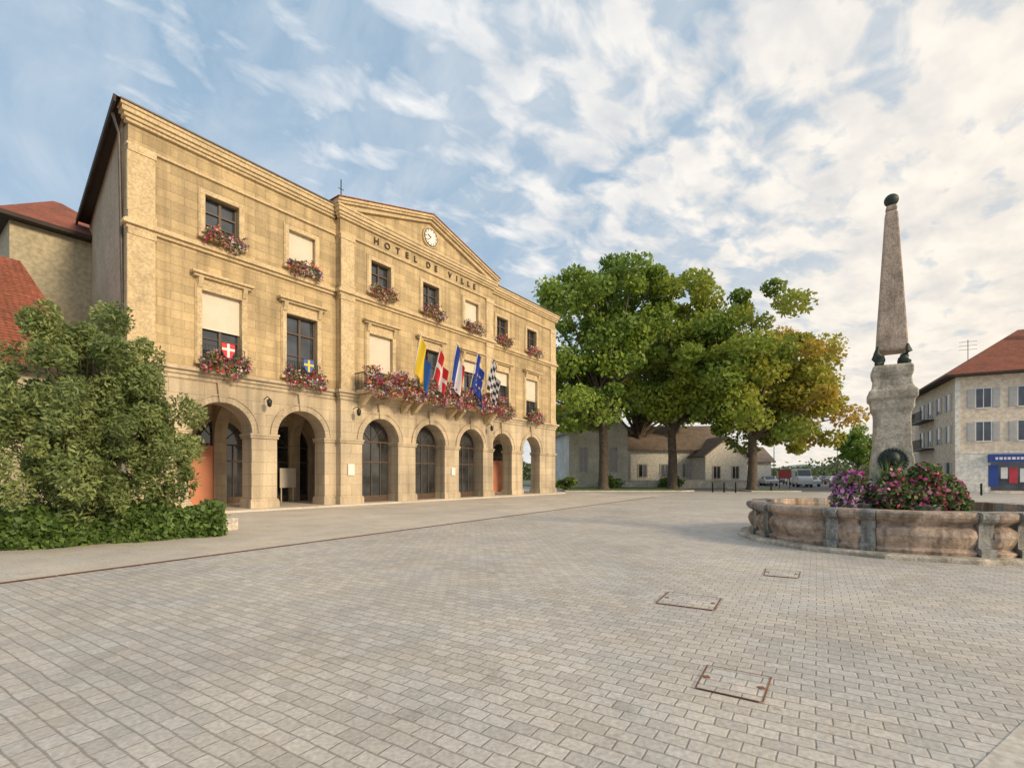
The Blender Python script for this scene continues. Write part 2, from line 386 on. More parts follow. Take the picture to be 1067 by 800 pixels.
segs=[('left_wing',0,PL,0,[0,1]),('central_pavilion',PL,PR,-.4,[2,3,4]),('right_wing',PR,UE,0,[5,6])]
W1=(6.35,9.35,1.6); W2=(11.65,13.4,1.36); ZS=5.62
for nm,u0,u1,vf,ids in segs:
    o=[(u0,0)]
    for i in ids: o+= [(UC[i]-AR,0)]+arc(UC[i],AR,ASP)+[(UC[i]+AR,0)]
    o+=[(u1,0),(u1,ZS),(u0,ZS)]
    wall(nm+'_arcade',o,[],vf,.9,M_pier)
    holes=[]
    for i in ids:
        z0=W1[0] if i not in(2,3,4) else 6.0
        holes.append(rect(UC[i],W1[2],z0,W1[1])); holes.append(rect(UC[i],W2[2],W2[0],W2[1]))
    wall(nm+'_wall',[(u0,ZS),(u1,ZS),(u1,ZT),(u0,ZT)],holes,vf+.03,.8,M_stone)
g=G(); ga=G()
def band(g,z0,z1,proud):
    for nm,u0,u1,vf,ids in segs:
        a=u0-(proud if u0==0 else (proud if nm=='central_pavilion' else 0)); b=u1+(proud if u1==UE else (proud if nm=='central_pavilion' else 0))
        if nm=='left_wing': b=PL-proud-.002
        if nm=='right_wing': a=PR+proud+.002
        g.box(a,b,vf-proud,vf+.2,z0,z1)
band(ga,5.55,5.72,.06); band(ga,5.72,5.88,.14); band(ga,5.88,6.02,.26)
band(g,10.95,11.09,.08); band(g,11.09,11.23,.2); band(g,11.23,11.31,.13)
band(g,14.1,14.2,.07)
band(g,14.94,15.06,.10); band(g,15.06,15.2,.18); band(g,15.2,15.38,.26); band(g,15.38,15.5,.31)
for u,vf,s in ((0.0,0,.85),(PL,-.4,.8),(PR-.8,-.4,.8),(UE-.85,0,.85)):
    for z0,z1 in ((6.02,10.95),(11.31,14.1)):
        g.box(u-(.05 if u in(0.0,) else .0),u+s,vf-.055,vf+.1,z0+.3,z1-.22)
        g.box(u-.03,u+s+.04,vf-.09,vf+.1,z0,z0+.3); g.box(u-.03,u+s+.04,vf-.09,vf+.1,z1-.22,z1)
for nm,u0,u1,vf,ids in segs:
    edges=[u0]
    for i in ids:
        u=UC[i]; n=22
        for j in range(n):
            t0=j*math.pi/n;t1=(j+1)*math.pi/n
            for r0,r1,pr in ((AR+.005,AR+.26,.07),(AR+.26,AR+.34,.11)):
                q=[(u-r*math.cos(t),ASP+r*math.sin(t)) for r,t in ((r0,t0),(r1,t0),(r1,t1),(r0,t1))]
                ga.prism(q,vf-pr,vf+.05)
        ga.prism([(u-.16,ASP+AR-.02),(u+.16,ASP+AR-.02),(u+.24,5.54),(u-.24,5.54)],vf-.16,vf+.1)
        edges+=[u-AR,u+AR]
    edges.append(u1)
    for k in range(0,len(edges),2):
        a,b=edges[k],edges[k+1]
        e0=.06; a2=a-(e0 if (k>0 or u0==0 or nm=='central_pavilion') else 0); b2=b+(e0 if (k<len(edges)-2 or u1==UE or nm=='central_pavilion') else 0)
        if nm=='left_wing' and k==len(edges)-2: b2=PL-.07
        if nm=='right_wing' and k==0: a2=PR+.07
        ga.box(a2,b2,vf-.06,vf+.96,3.28,3.40); ga.box(a2-.03,b2+.03,vf-.1,vf+1.0,3.40,3.5)
        ga.box(a2-.02,b2+.02,vf-.09,vf+.99,0,.42); ga.box(a2,b2,vf-.05,vf+.95,.42,.5)
ga.obj('arcade_mouldings',M_pier,th,.012)
gf=G(); gg=G(); gb=G()
BL={('u',1):.97,('u',4):.97,('f',0):.5,('f',2):.75,('f',4):.2,('f',6):.55,('f',5):.3}
def window(i,kind,vf):
    z0,z1,w=W1 if kind=='f' else W2
    if kind=='f' and i in (2,3,4): z0=6.02
    u=UC[i]; a,b=u-w/2,u+w/2
    v=vf+.26
    gg.box(a,b,v+.03,v+.06,z0,z1)
    t=.07
    gf.box(a,a+t,v-.04,v+.025,z0,z1); gf.box(b-t,b,v-.04,v+.025,z0,z1)
    gf.box(a+t,b-t,v-.04,v+.025,z1-t,z1); gf.box(a+t,b-t,v-.04,v+.025,z0,z0+t+.03)
    gf.box(u-.055,u+.055,v-.05,v+.02,z0+t+.03,z1-t)
    rows=(.72,) if kind=='f' else (.66,)
    for r in rows: 
        z=z0+(z1-z0)*r; gf.box(a+t,u-.055,v-.045,v+.02,z-.04,z+.04); gf.box(u+.055,b-t,v-.045,v+.02,z-.04,z+.04)
    zz=z0+(z1-z0)*.36; gf.box(a+t,u-.055,v-.03,v+.02,zz-.02,zz+.02); gf.box(u+.055,b-t,v-.03,v+.02,zz-.02,zz+.02)
    if (kind,i) in BL:
        f=BL[(kind,i)]; zb=z1-(z1-z0)*f
        for k in range(int((z1-zb)/.06)):
            gb.box(a+.02,b-.02,v-.11,v-.085,z1-(k+1)*.06+.005,z1-k*.06)
        gb.box(a+.02,b-.02,v-.12,v-.08,zb-.05,zb)
    s=.2
    g.box(a-s,a,vf-.07,vf+.04,z0-.0,z1+s); g.box(b,b+s,vf-.07,vf+.04,z0,z1+s); g.box(a,b,vf-.07,vf+.04,z1,z1+s)
    g.box(a-s-.05,a-s,vf-.04,vf+.04,z0,z1+s+.05); g.box(b+s,b+s+.05,vf-.04,vf+.04,z0,z1+s+.05)
    if kind=='f':
        g.box(a-s,b+s,vf-.05,vf+.04,z1+s+.003,z1+.5)
        g.box(a-s-.14,b+s+.14,vf-.2,vf+.04,z1+.5,z1+.6); g.box(a-s-.24,b+s+.24,vf-.32,vf+.04,z1+.6,z1+.7)
        for q in (a-s+.02,b+s-.2): g.prism([(vf-.28,z1+.5),(vf-.05,z1+.5),(vf-.05,z1+.05),(vf-.12,z1+.1)],q,q+.18,'x')
    if kind=='u' or i not in(2,3,4): g.box(a-s-.1,b+s+.1,vf-.2,vf+.28,z0-.13,z0)
for nm,u0,u1,vf,ids in segs:
    for i in ids: window(i,'f',vf); window(i,'u',vf)
g.obj('cornices_and_surrounds',M_trim,th,.012)
gg.obj('window_panes',M_glass,th); gf.obj('window_frames',M_wood,th); gb.obj('window_blinds',M_blind,th)
g=G(); a,b=PL-.3,PR+.3; um=(a+b)/2; zA=17.35; z0=15.5
g.prism([(a+.5,z0),(b-.5,z0),(um,zA-.12)],-.38,.5)
g.obj('pediment_tympanum',M_stone,th)
g=G()
for (p,q) in (((a-.05,z0),(um,zA)),((b+.05,z0),(um,zA))):
    for (o0,o1,pr) in ((0,.12,.70),(.12,.24,.78)):
        g.prism([(p[0],p[1]+o0),(q[0],q[1]+o0),(q[0],q[1]+o1),(p[0],p[1]+o1)],-pr,.5)
    g.prism([(p[0]+(.9 if p[0]<um else -.9),p[1]+.0),(q[0],q[1]-.16),(q[0],q[1]-.003),(p[0],p[1]-.003)],-.56,.45)
g.obj('pediment_raking_cornice',M_trim,th)
g=G()
g.prism([(a-.1,z0+.25),(um,zA+.25),(b+.1,z0+.25),(b+.1,z0+.30),(um,zA+.31),(a-.1,z0+.30)],-.82,8)
def roofquad(g,P): g.add(P,[tuple(range(len(P)))])
e=.33; rz=15.53; rh=17.6; es=.5
A=(-es,-e,rz);B=(UE+e,-e,rz);C_=(UE+e,12.5,rz);D=(1.5-es,12.5,rz);E1=(5.5,6,rh);E2=(UE-5,6,rh)
roofquad(g,[A,B,E2,E1]);roofquad(g,[B,C_,E2]);roofquad(g,[C_,D,E1,E2]);roofquad(g,[D,A,E1])
g.obj('tiled_roof',M_tile,th)
g=G(); g.add([(-.48,-.2,15.49),(.0,-.2,15.49),(1.55,12.4,15.49),(1.02,12.4,15.49)],[(0,1,2,3)])
g.prism([(-.54,-.34),(-.46,-.34),(1.06,12.4),(.98,12.4)],15.28,15.54,'z')
g.obj('side_eave_soffit',M_soffit,th)
g=G(); g.box(-e,PL-.4,-e-.03,-e+.06,15.505,15.56); g.box(PR+.4,UE+e,-e-.03,-e+.06,15.505,15.56)
g.tube([(.1,.55,0.3),(-.12,.62,14.7),(-.35,.5,15.3)],.06,8)
g.obj('gutters_and_downpipe',M_zinc,th)
g=G()
g.prism([(0.001,.7),(.3,.7),(1.8,11.8),(1.5,11.8)],0,15.48,'z')
g.prism([(UE-.3,.8),(UE,.8),(UE,11.8),(UE-.3,11.8)],5.4,15.4,'z')
g.box(1.5,UE,11.8,12.1,0,15.4)
g.obj('side_and_rear_walls',M_plaster,th)
g=G(); g.box(.4,UE-.2,.95,5.2,5.35,5.5); g.box(1.0,UE-.6,4.9,5.2,0,5.35)
g.obj('gallery_walls',M_inner,th)
g=G(); g.box(-.4,UE+.4,-.8,4.9,.0,.1); g.obj('gallery_floor',M_slab,th)
gd=G(); gfr=G(); gi=G()
def fan(c,r,v,spring,surround=True):
    gd.prism([(c-r,.1)]+arc(c,r,spring,16)+[(c+r,.1)],v,v+.05)
    n=16
    if surround:
        for j in range(n):
            t0=j*math.pi/n;t1=(j+1)*math.pi/n
            gi.prism([(c-q*math.cos(t),spring+q*math.sin(t)) for q,t in ((r,t0),(r+.28,t0),(r+.28,t1),(r,t1))],v-.06,v+.055)
        gi.box(c-r-.28,c-r,v-.06,v+.055,.1,spring); gi.box(c+r,c+r+.28,v-.06,v+.055,.1,spring)
    for x in (c-r+.05,c-r*.5,c,c+r*.5,c+r-.05): gfr.box(x-.025,x+.025,v-.05,v,.1,spring)
    for z in (.2,2.35,spring): gfr.box(c-r,c+r,v-.055,v-.01,z-.04,z+.04)
    gfr.box(c-r,c+r,v-.03,v-.001,.1,.45)
    for t in (45,90,135): gfr.tube([(c,v-.03,spring),(c-r*math.cos(R(t)),v-.03,spring+r*math.sin(R(t)))],.02,6)
    for j in range(n):
        t0=j*math.pi/n;t1=(j+1)*math.pi/n
        gfr.prism([(c-q*math.cos(t),spring+q*math.sin(t)) for q,t in ((r-.07,t0),(r-.001,t0),(r-.001,t1),(r-.07,t1))],v-.05,v)
for i,u in enumerate(UC):
    if i in (2,3,4): fan(u,AR-.02,.47,3.5,False)
    else: fan(u+1.9,1.25,4.84,3.2)
for k in (0,1,4,5):
    u=(UC[k]+UC[k+1])/2
    if k==4: u=21.7
    n=14; rr=1.7
    q=[(2.9-rr*math.cos(t*math.pi/n),3.5+rr*math.sin(t*math.pi/n)) for t in range(n+1)]
    for j in range(n):
        gi.prism([q[j],q[j+1],(q[j+1][0],5.34),(q[j][0],5.34)],u-.3,u+.3,'x')
    gi.box(u-.3,u+.3,4.6,4.9,.1,5.34); gi.box(u-.3,u+.3,.95,1.2,.5,5.34)
gi.obj('gallery_ribs_and_door_surrounds',M_pier,th); gd.obj('door_glazing',M_glassdk,th); gfr.obj('door_frames',M_wood,th)
g=G(); g.box(3.4,5.0,4.70,4.77,.1,3.1); g.box(1.5,3.3,4.70,4.77,.1,4.6); g.box(26.5,30,4.68,4.76,.1,2.9); g.obj('salmon_panels',M_salmon,th)
g=G()
g.box(8.07,9.0,4.2,4.26,.9,2.0)
for x in (8.15,8.85): g.box(x-.03,x+.03,4.21,4.25,.1,.9)
g.obj('notice_boards',M_blind,th)
M_letter=simple('bronze_letters',(.06,.045,.035),.5,.2,5,0,.3)
lw='HOTEL DE VILLE'; us=[11.1,11.85,12.6,13.3,13.95,None,15.0,15.65,None,16.9,17.55,18.1,18.7,19.3]
for ch,u in zip(lw,us):
    if u is None: continue
    c=bpy.data.curves.new('letter','FONT'); c.body=ch; c.size=.5; c.extrude=.02; c.align_x='CENTER'; c.offset=.004
    o=bpy.data.objects.new('letter_'+ch,c); o.location=(u,-.425,14.4); o.rotation_euler=(R(90),0,0); c.materials.append(M_letter); link(o,th)
g=G(); cz=16.28; cu=um
g.tube([(cu,-.52,cz),(cu,-.30,cz)],.62,40); g.obj('clock_surround',M_trim,th)
g=G(); g.tube([(cu,-.545,cz),(cu,-.53,cz)],.52,40); g.obj('clock_face',M_white,th)
g=G()
for k in range(12):
    t=k*math.pi/6; x,z=math.sin(t),math.cos(t)
    g.tube([(cu+x*.38,-.555,cz+z*.38),(cu+x*.48,-.555,cz+z*.48)],.018,6)
g.tube([(cu,-.565,cz),(cu-.28,-.565,cz+.1)],.022,6); g.tube([(cu,-.565,cz),(cu-.3,-.565,cz-.25)],.016,6)
n=40
for j in range(n):
    t0=j*2*math.pi/n;t1=(j+1)*2*math.pi/n
    g.prism([(cu+r*math.cos(t),cz+r*math.sin(t)) for r,t in ((.50,t0),(.54,t0),(.54,t1),(.50,t1))],-.56,-.54)
g.obj('clock_hands_and_numerals',M_black,th)
g=G(); g.tube([(12.5,5,17.0),(12.5,5,20.6)],.035,6); g.tube([(12.3,5,20.0),(12.7,5,20.0)],.02,6); g.obj('antenna',M_iron,th)
g=G(); b0,b1=9.6,20.9
g.box(b0,b1,-1.5,-.67,5.9,6.08)
for u in (10,12.9,13.7,16.7,17.5,20.4): g.prism([(-1.4,5.88),(-.45,5.88),(-.45,5.2),(-.7,5.3)],u-.12,u+.12,'x')
g.obj('balcony_slab',M_trim,th,.015)
g=G()
g.box(b0+.05,b1-.05,-1.45,-1.41,6.95,7.0); g.box(b0+.05,b1-.05,-1.45,-1.41,6.15,6.18)
x=b0+.06
while x<b1: g.box(x-.01,x+.01,-1.44,-1.42,6.08,6.95); x+=.13
for u in (b0+.06,b1-.06):
    for k in range(8): g.box(u-.01,u+.01,-1.4+k*.12,-1.38+k*.12,6.08,6.95)
    g.box(u-.02,u+.02,-1.40,-.45,6.95,7.0)
for i in (0,1,5,6):
    a,b=UC[i]-.85,UC[i]+.85
    g.box(a,b,-.24,-.21,7.05,7.08); g.box(a,b,-.24,-.21,6.38,6.41); x=a
    while x<=b: g.box(x-.01,x+.01,-.235,-.215,6.4,7.05); x+=.12
g.obj('iron_railings',M_iron,th)
g=G()
for u,vf in ((9.6,-.4),(20.6,-.4),(5.1,0)): 
    g.tube([(u,vf,5.1),(u,vf-.3,5.2),(u,vf-.5,5.1)],.02,6); g.lathe([(.02,5.1),(.12,5.0),(.09,4.75),(.02,4.7)],8,(u,vf-.5))
g.obj('wall_lanterns',M_iron,th)
g=G(); g.box(9.25,9.65,-.47,-.45,1.6,2.2); g.box(17.0,17.35,-.47,-.45,1.6,2.1); g.obj('wall_plaque',M_white,th)
def shield(u,z,c1,c2,nm):
    e=empty('heraldic_shield',thw(u,-.72,z),TA)
    o=[(-.26,.3),(.26,.3),(.26,0),(.14,-.24),(0,-.34),(-.14,-.24),(-.26,0)]
    g=G(); g.prism(o,0,.03); g.obj('field',simple(nm+'_field',c1,.5,.05,2,0),e)
    g=G(); g.box(-.05,.05,-.006,.0,-.28,.29); g.box(-.25,-.051,-.006,0,.0,.1); g.box(.051,.25,-.006,0,.0,.1); g.obj('cross',simple(nm+'_cross',c2,.5,.05,2,0),e)
shield(3.25,6.85,(.6,.02,.03),(.75,.75,.75),'red'); shield(6.9,6.85,(.04,.12,.4),(.75,.55,.05),'blue')

FP=np.array([(.66,.12,.26),(.62,.05,.07),(.78,.42,.50),(.82,.70,.66),(.42,.16,.48),(.70,.30,.16)])
GP=np.array([(.06,.13,.03),(.10,.18,.04),(.15,.24,.06)])
def flowers(parent,P,fsz,frac=.55,pal=None,name='flowers'):
    n=len(P); FPp=FP if pal is None else np.array(pal); k=len(FPp)
    pid=(np.floor(P[:,0]*2.2+np.sin(P[:,2]*4)*.6).astype(int)*7+np.floor(P[:,2]*2.5).astype(int)*3)%k
    pid=np.where(rng.uniform(size=n)<.6,pid,rng.integers(0,k,n))
    isf=rng.uniform(size=n)<frac
    cols=np.where(isf[:,None],FPp[pid]*rng.uniform(.75,1.15,(n,1)),GP[rng.integers(0,3,n)])
    leaves(name,P,fsz,cols,M_flower,parent,.85)
def flower_box(u,z,w,vf,n=900,h=.3,hang=.45):
    e=empty('flower_box',thw(u,vf-.22,z),TA)
    g=G(); g.box(-w/2,w/2,-.14,.1,0,.2); g.obj('box',M_planter,e,.01)
    lx=rng.uniform(-1,1,n); lx=np.sign(lx)*np.abs(lx)**.9*(w/2+.14)
    P=np.stack([lx,rng.normal(-.1,.15,n),rng.uniform(-hang,h+.1,n)*(1-.35*(np.abs(lx)/(w/2+.14))**3)],1)
    k=np.sin(P[:,0]*5+u)*.12; P[:,2]+=k; P[:,1]=np.minimum(P[:,1],.12)-.1*(P[:,2]<0)
    flowers(e,P,.055,.52)
for nm,u0,u1,vf,ids in segs:
    for i in ids:
        flower_box(UC[i],W2[0]-.0,1.4,vf-.0,600,.25,.4)
        if i not in (2,3,4): flower_box(UC[i],6.3,1.65,vf-.08,1100,.4,.5)
e=empty('flower_box',thw(15.25,-1.6,6.2),TA)
g=G(); g.box(-5.6,5.6,-.2,.1,.35,.6); g.obj('box',M_planter,e,.01)
n=9000; P=np.stack([rng.uniform(-5.8,5.8,n),rng.normal(-.1,.17,n),rng.uniform(-.4,.95,n)],1); P[:,2]+=np.sin(P[:,0]*3.1)*.15+np.sin(P[:,0]*7)*.07
flowers(e,P,.065,.6)

# ---- flags
def flagmat(name,kind):
    m,nt,N,L,B=newmat(name); tc=N.new('ShaderNodeTexCoord').outputs['UV']; s=N.new('ShaderNodeSeparateXYZ'); L.new(tc,s.inputs[0])
    def mm(op,a,b):
        q=N.new('ShaderNodeMath'); q.operation=op
        for i,v in enumerate((a,b)):
            if isinstance(v,(int,float)): q.inputs[i].default_value=v
            else: L.new(v,q.inputs[i])
        return q.outputs[0]
    U,V=s.outputs[0],s.outputs[1]
    if kind=='tri':
        r=ramp(N,[(0,(.02,.06,.35)),(.34,(.75,.75,.75)),(.67,(.6,.02,.03))]); r.color_ramp.interpolation='CONSTANT'; L.new(U,r.inputs[0]); out=r.outputs[0]
    elif kind=='duo':
        r=ramp(N,[(0,(.8,.55,.03)),(.66,(.02,.12,.45))]); r.color_ramp.interpolation='CONSTANT'; L.new(U,r.inputs[0]); out=r.outputs[0]
    elif kind=='cross':
        f=mm('MAXIMUM',mm('LESS_THAN',mm('ABSOLUTE',mm('SUBTRACT',U,.5),0),.1),mm('LESS_THAN',mm('ABSOLUTE',mm('SUBTRACT',V,.5),0),.08))
        out=mix(N,L,(.6,.02,.03),(.75,.75,.75),f)
    elif kind=='eu':
        du=mm('SUBTRACT',U,.5); dv=mm('MULTIPLY',mm('SUBTRACT',V,.5),1.5)
        rad=mm('SQRT',mm('ADD',mm('MULTIPLY',du,du),mm('MULTIPLY',dv,dv)),0)
        ring=mm('LESS_THAN',mm('ABSOLUTE',mm('SUBTRACT',rad,.28),0),.045)
        an=mm('ARCTAN2',dv,du); st=mm('GREATER_THAN',mm('COSINE',mm('MULTIPLY',an,12),0),.2)
        out=mix(N,L,(.015,.05,.36),(.8,.6,.05),mm('MULTIPLY',ring,st))
    else:
        ch=N.new('ShaderNodeTexChecker'); ch.inputs['Scale'].default_value=7; L.new(tc,ch.inputs[0]); ch.inputs[1].default_value=(.7,.7,.7,1); ch.inputs[2].default_value=(.03,.03,.05,1); out=ch.outputs[0]
    L.new(out,B.inputs['Base Color']); B.inputs['Roughness'].default_value=.75
    return m
M_pole=simple('white_pole',(.7,.68,.62),.4,.05,3,0)
def flag(u,kind,h=2.5,w=1.1,lean=.5,ph=0,zt=9.3):
    e=empty('flag',thw(u,-1.45,6.4),TA)
    g=G(); top=Vector((-.15*lean,-1.0,zt-6.4)); g.tube([(0,.02,-.1),top],.03,8); g.sphere(top,.06,6); g.obj('pole',M_pole,e)
    nu,nv=16,26; vs=[];fs=[];uv=[]
    for j in range(nv+1):
        t=j/nv
        for i in range(nu+1):
            s=i/nu
            base=top*(1-t*.55)
            x=base.x+s*w*(.55+.35*t)*.75
            y=base.y+math.sin(s*11+ph+t*2)*.15*(.4+s)+ (0 if s==0 else -.05)
            z=base.z-s*(h*.62)*(1-.25*t)-t*.45*h*.35+math.sin(s*6+ph)*.04
            vs.append((x,y,z)); uv.append((t,s))
    for j in range(nv):
        for i in range(nu): k=j*(nu+1)+i; fs.append((k,k+1,k+nu+2,k+nu+1))
    me=bpy.data.meshes.new('cloth'); me.from_pydata(vs,[],fs); l=me.uv_layers.new(name='UVMap')
    for p in me.polygons:
        p.use_smooth=True
        for li in p.loop_indices: a_,b_=uv[me.loops[li].vertex_index]; l.data[li].uv=(b_,a_)
    me.materials.append(flagmat('flag_'+kind,kind)); link(bpy.data.objects.new('cloth',me),e)
flag(12.6,'duo',2.7,1.3,ph=.3,zt=9.4); flag(14.1,'cross',2.4,1.2,ph=1.4,zt=8.9); flag(15.5,'tri',2.9,1.3,ph=2.2,zt=9.5); flag(17.4,'eu',2.8,1.3,ph=3.1); flag(18.9,'check',2.7,1.3,ph=.9)

# ------------------------------------------------------------------ houses left
def hip_house(name,loc,rz,w,dp,ze,zr,wallm,ov=.7,hip=3):
    e=empty(name,loc,rz)
    g=G(); g.box(0,w,0,dp,0,ze); g.obj('walls',wallm,e)
    g=G(); A=(-ov,-ov,ze);B=(w+ov,-ov,ze);C=(w+ov,dp+ov,ze);D=(-ov,dp+ov,ze)
    E1=(hip,dp/2,zr);E2=(w-hip,dp/2,zr)
    t=.14
    up=lambda p:(p[0],p[1],p[2]+t)
    for P in ([A,B,E2,E1],[B,C,E2],[C,D,E1,E2],[D,A,E1]): g.add([up(p) for p in P],[tuple(range(len(P)))])
    g.obj('roof',M_tile,e)
    g=G(); g.box(-ov,w+ov,-ov,dp+ov,ze-.06,ze+.135); g.obj('eaves',M_soffit,e); return e
M_yel=simple('old_plaster',(.50,.44,.31),.9,.15,.5,.1,scale2=5)
P=(-22.75-3.5*.6,27.0-3.5*.8,0)
tb=hip_house('plastered_house',P,TA,5.2,9,14.3,17.6,M_yel,.6,2.4)
low=hip_house('tiled_roof_house',thw(-13,3.4),TA,12.2,9,5.6,11.0,M_yel,.5,1.0)

# ------------------------------------------------------------------ fountain
FC=(9.3,12.0)
M_pink=simple('pink_limestone',(.50,.375,.285),.7,.3,2.2,.6,scale2=11,streak=.85,speck=.7)
M_grey=simple('grey_marble',(.30,.295,.27),.5,.35,5,.2,scale2=20,streak=.8,speck=.6)
M_obel=simple('obelisk_stone',(.50,.385,.30),.85,.25,3.0,1.0,scale2=16,streak=.55,speck=.4)
M_ped=simple('pedestal_stone',(.54,.475,.38),.85,.25,3,.9,scale2=13,streak=.55,speck=.4)
M_bronze=simple('green_bronze',(.045,.06,.05),.55,.4,8,.3,.5)
fo=empty('fountain',(FC[0],FC[1],0),R(-28))
prof=[(.10,.10),(.13,.17),(.02,.22),(.08,.32),(.13,.45),(.11,.56),(.0,.66),(.05,.70),(.13,.74),(.17,.80),(.17,.87),(.12,.91),(-.30,.91),(-.32,.3)]
profp=[(.14,.10),(.14,.24),(.06,.26),(.06,.66),(.08,.70),(.15,.74),(.19,.80),(.19,.87),(.14,.915),(-.30,.915),(-.32,.3)]
Rb=2.97
def sector(g,a0,a1,extra,n,bulge=0,pf=None):
    pf=pf or prof
    vs=[];m=len(pf)
    for k in range(n+1):
        t=k/n;a=a0+(a1-a0)*t
        half=(a1-a0)/2; rr=Rb*math.cos(half)/math.cos(a-(a0+a1)/2)
        rr=rr+bulge*math.sin(math.pi*t)**.6 if 0<t<1 else rr
        for r,z in pf: vs.append(((rr+r+(extra if r>-.2 else 0))*math.cos(a),(rr+r+(extra if r>-.2 else 0))*math.sin(a),z))
    fs=[(k*m+i,k*m+i+1,(k+1)*m+i+1,(k+1)*m+i) for k in range(n) for i in range(m-1)]
    g.add(vs,fs,False)
    g.add(vs[:m],[tuple(range(m))]); g.add(vs[-m:],[tuple(range(m))])
gp1=G();gp2=G()
for k in range(8):
    c=k*math.pi/4; wd_=R(14.2)
    sector(gp1,c-wd_,c+wd_,0,14,.16)
    a0=c+wd_+.003; a1=c+math.pi/4-wd_-.003
    sector(gp2,a0,a0+R(4.4),.07,3,.0,profp); sector(gp1,a0+R(4.45),a1-R(4.45),.02,5,.05); sector(gp2,a1-R(4.4),a1,.07,3,.0,profp)
gp1.obj('basin_panels',M_pink,fo,.01); gp2.obj('basin_piers',M_grey,fo,.01)
g=G(); g.lathe([(2.8,0),(Rb+.48,0),(Rb+.48,.07),(Rb+.43,.10),(2.8,.10)],16,smooth=False,rot=R(11)); g.obj('basin_step',M_ped,fo,.01)
m,nt,N_,L_,B_=newmat('water'); B_.inputs['Base Color'].default_value=(.03,.05,.045,1); B_.inputs['Roughness'].default_value=.06
bb=N_.new('ShaderNodeBump'); bb.inputs['Strength'].default_value=.2; L_.new(noise(N_,L_,4,3),bb.inputs['Height']); L_.new(bb.outputs[0],B_.inputs['Normal'])
g=G(); g.lathe([(.001,.75),(2.8,.75)],32); g.obj('water',m,fo)
def sq(g,prof,kx=1):
    vs=[];
    for h,z in prof:
        for sx,sy in ((-1,-1),(1,-1),(1,1),(-1,1)): vs.append((sx*h*kx,sy*h*kx,z))
    fs=[(i*4+j,i*4+(j+1)%4,(i+1)*4+(j+1)%4,(i+1)*4+j) for i in range(len(prof)-1) for j in range(4)]
    fs+=[(0,1,2,3),tuple(4*(len(prof)-1)+j for j in range(4))]
    g.add(vs,fs)
ob=empty('obelisk',(FC[0],FC[1],0),R(-33))
g=G(); sq(g,[(.80,.1),(.80,.75),(.72,.82),(.64,.95),(.60,1.1),(.56,1.2),(.54,1.9),(.53,2.0),(.50,2.1),(.47,2.4),(.46,3.0),(.47,3.1),(.53,3.2),(.55,3.4),(.62,3.45),(.62,3.62),(.55,3.68),(.50,3.75),(.47,3.95),(.50,4.0),(.52,4.08),(.52,4.2),(.46,4.26)],.76)
g.obj('pedestal',M_ped,ob,.025)
g=G(); 
nsg=14; pr=[(.305-(.305-.125)*i/nsg,4.66+(7.98-4.66)*i/nsg) for i in range(nsg+1)]
sq(g,[(.29,4.60)]+pr+[(.09,8.06)]); sq(g,[(.10,8.06),(.12,8.12),(.08,8.2)]); g.obj('shaft',M_obel,ob,.03)
g=G()
for sx in(-1,1):
    for sy in(-1,1): g.sphere((sx*.22,sy*.22,4.40),.09,8,1.2); g.tube([(sx*.22,sy*.22,4.44),(sx*.31,sy*.31,4.55),(sx*.28,sy*.28,4.72)],[.09,.07,.03],8); g.tube([(sx*.22,sy*.22,4.34),(sx*.32,sy*.32,4.29)],[.09,.05],8)
g.sphere((0,0,8.33),.15,10)
g.obj('bronze_feet_and_ball',M_bronze,ob)
g=G(); g.tube([(0,-.38,1.95),(0,-.48,1.95)],.22,20); g.sphere((0,-.51,2.0),.13,8,1.2)
n=24
for j in range(n):
    t=j*2*math.pi/n; g.sphere((.25*math.cos(t),-.44,1.95+.25*math.sin(t)),.055,4)
g.tube([(0,-.48,1.75),(0,-.54,1.5),(0,-.58,1.3)],[.1,.13,.06],8)
g.tube([(0,-.53,1.92),(0,-.8,1.9),(0,-.86,1.84)],[.03,.03,.025],8)
g.tube([(-.1,-.48,1.8),(-.22,-.48,1.5),(-.12,-.48,1.25)],[.06,.05,.03],8); g.tube([(.1,-.48,1.8),(.22,-.48,1.5),(.12,-.48,1.25)],[.06,.05,.03],8)
g.obj('bronze_mask_and_wreath',M_bronze,ob)
def blob(n,parts):
    out=[]
    for (c,r,k) in parts:
        q=int(n*k); d=rng.normal(size=(q,3)); d/=np.linalg.norm(d,axis=1)[:,None]; out.append(np.array(c)+d*np.array(r)*rng.uniform(.5,1.05,(q,1)))
    P=np.concatenate(out); P[:,2]=np.maximum(P[:,2]+rng.normal(0,.02,len(P)),-.3); return P
def fl_planter(x,y,n,parts,frac,pal):
    e=empty('flower_planter',(x,y,.98)); g=G(); g.lathe([(.05,-.42),(.3,-.38),(.42,-.05),(.45,.0),(.38,.0),(.05,-.05)],20); g.obj('bowl',M_grey,e)
    g=G(); g.tube([(0,0,-.95),(0,0,-.4)],[.2,.12],12); g.obj('foot',M_grey,e)
    flowers(e,blob(n,parts),.045,frac,pal)
fl_planter(7.7,11.1,4200,[((0,0,.34),(.38,.38,.38),.5),((.28,0,.1),(.32,.32,.32),.3),((-.15,-.1,.05),(.35,.35,.3),.2)],.55,[(.55,.2,.6),(.75,.35,.6),(.8,.65,.75),(.6,.08,.3)])
fl_planter(8.85,10.7,10500,[((0,0,.18),(.72,.5,.38),.34),((.55,0,.2),(.42,.4,.42),.2),((-.5,0,.15),(.5,.4,.36),.2),((0.1,-.1,.55),(.32,.3,.34),.12),((-.5,0,.5),(.2,.2,.3),.05),((.8,0,.0),(.3,.3,.3),.09)],.24,[(.80,.10,.30),(.85,.32,.48),(.8,.14,.4)])
